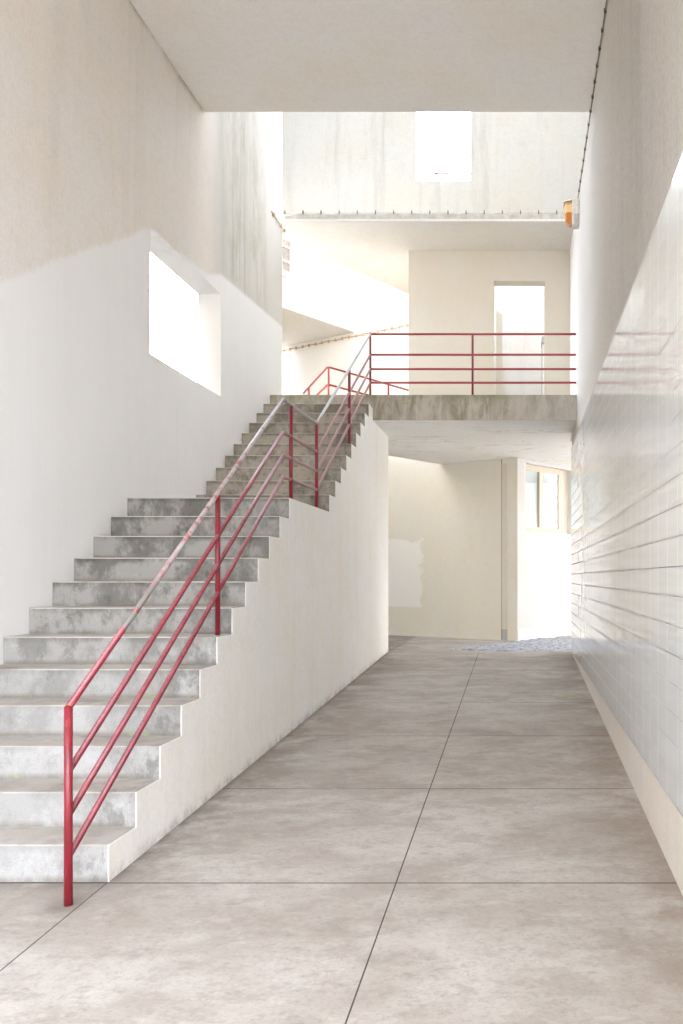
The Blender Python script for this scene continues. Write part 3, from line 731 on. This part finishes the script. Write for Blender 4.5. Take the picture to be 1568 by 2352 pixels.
wbar(fa2, fb+.02, wz1-.10, wz1-.001); wbar(fa2, fb+.02, wz0+.001, wz0+.085)
wbar(fa2, fa2+.045, wz0+.085, wz1-.10); wbar(fb-.055, fb+.02, wz0+.085, wz1-.10); wbar(mid-.055, mid+.055, wz0+.085, wz1-.10)
obj('frame', bm, M['frame'], win)
bm = B(); wbar(fb+.021, w1-.001, wz0+.001, wz1-.001, .05, .02); obj('side_panel', bm, M['cream'], win)
for a_, b_ in ((fa2+.045, mid-.055), (mid+.055, fb-.055)):
    bm = B(); wbar(a_, b_, wz0+.085, wz1-.10, .006, .03); obj('pane', bm, M['glass'], win)
bm = B(); wbar(fa2, fb, wz0+.06, wz1-.06, .01, .10); obj('blind', bm, M['blind'], win)

# ------------------------------------------------------------------ second volume up on the left
t = thing('annex', 'white projecting upper volume with a shaded soffit beyond the left wall', 'building', (-4.6, 17, E+4.7))
ZA = E+4.7
dA = Vector((.99, 1.61, 0)).normalized(); pA = Vector((-4.09, 15.86, 0))
pB = pA-dA*1.3
bm = B(); prism(bm, [(-3.12, W3(-3.12)-.004), (pA.x, pA.y), (pB.x, pB.y), (-5.15, pB.y), (-5.15, W3(-5.15)-.004)], ZA, 11.0)
bmesh.ops.recalc_face_normals(bm, faces=bm.faces)
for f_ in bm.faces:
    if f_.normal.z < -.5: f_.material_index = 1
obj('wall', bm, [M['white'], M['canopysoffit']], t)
nA = Vector((dA.y, -dA.x, 0))
u_a, u_b = -.75, .22
w_ = thing('window', '', ''); del w_['label']; del w_['category']; w_.parent = t; w_.location = pA+Vector((0, 0, E+5.25))-t.location
def abar(a_, b_, z0, z1, d0, dd):
    o_ = pA+dA*a_+nA*d0; obox(bm, (o_.x, o_.y, z0), dA, nA, (0, 0, 1), b_-a_, dd, z1-z0)
bm = B()
abar(u_a, u_b, E+5.27, E+5.32, .001, .07); abar(u_a, u_b, E+6.0, E+6.05, .001, .07)
for q in (u_a, -.43, -.10, u_b-.05): abar(q, q+.05, E+5.32, E+6.0, .001, .06)
for z_ in (5.50, 5.75): abar(u_a+.05, u_b-.05, E+z_, E+z_+.025, .006, .03)
obj('frame', bm, M['whiteframe'], w_)
bm = B(); abar(u_a-.04, u_b+.10, E+5.22, E+5.268, .001, .11); obj('sill', bm, M['whiteframe'], w_)
M['darkpane'] = simple('brown_shutter', (.34, .29, .25), (.42, .37, .33), .4)
bm = B(); abar(u_a+.04, u_b-.04, E+5.31, E+6.01, .001, .003); obj('pane', bm, M['darkpane'], w_)

# ------------------------------------------------------------------ bulkhead lamp
yl = 11.3; xl = XW(yl); z0, z1 = E+(1326-522)*yl/2095, E+(1326-460)*yl/2095
t = thing('wall_lamp', 'amber glass warning lamp in a pale hooded housing on the right wall', 'lamp', (xl, yl, (z0+z1)/2))
s_ = yl/2095
bm = B(); box(bm, xl-17*s_, xl-.001, yl-.09, yl+.09, z0+.005, z1-.01); obj('housing', bm, M['housing'], t, bevel=.012)
bm = B(); box(bm, xl-12*s_, xl-.002, yl-.094, yl-.0905, z0+.01, z0+.135); obj('cover_plate', bm, M['housing2'], t)
bm = B(); box(bm, xl-36*s_, xl-17.2*s_, yl-.088, yl+.088, z1-.035, z1-.012)
for v in bm.verts:
    if v.co.x < xl-30*s_: v.co.z -= .028
obj('hood', bm, M['housing'], t, bevel=.004)
bm = B()
secs = [(z1-.052, 33, .074), (z1-.11, 33, .078), (z0+.15, 32, .080), (z0+.07, 32, .078), (z0+.035, 28, .068), (z0+.014, 21, .045)]
rings = []
for z_, ex, hw in secs:
    xo = xl-ex*s_; xi = xl-17.1*s_; ring = []
    for (fx, fy_) in ((0, -1), (.55, -1), (.88, -.85), (1, -.55), (1, .55), (.88, .85), (.55, 1), (0, 1)):
        ring.append(bm.verts.new((xi+(xo-xi)*fx, yl+hw*fy_, z_)))
    rings.append(ring)
for a, b in zip(rings, rings[1:]):
    for q in range(8):
        j = (q+1) % 8; bm.faces.new((a[q], a[j], b[j], b[q]))
bm.faces.new(rings[0]); bm.faces.new(rings[-1][::-1])
obj('lens', bm, M['lens'], t, bevel=.002)
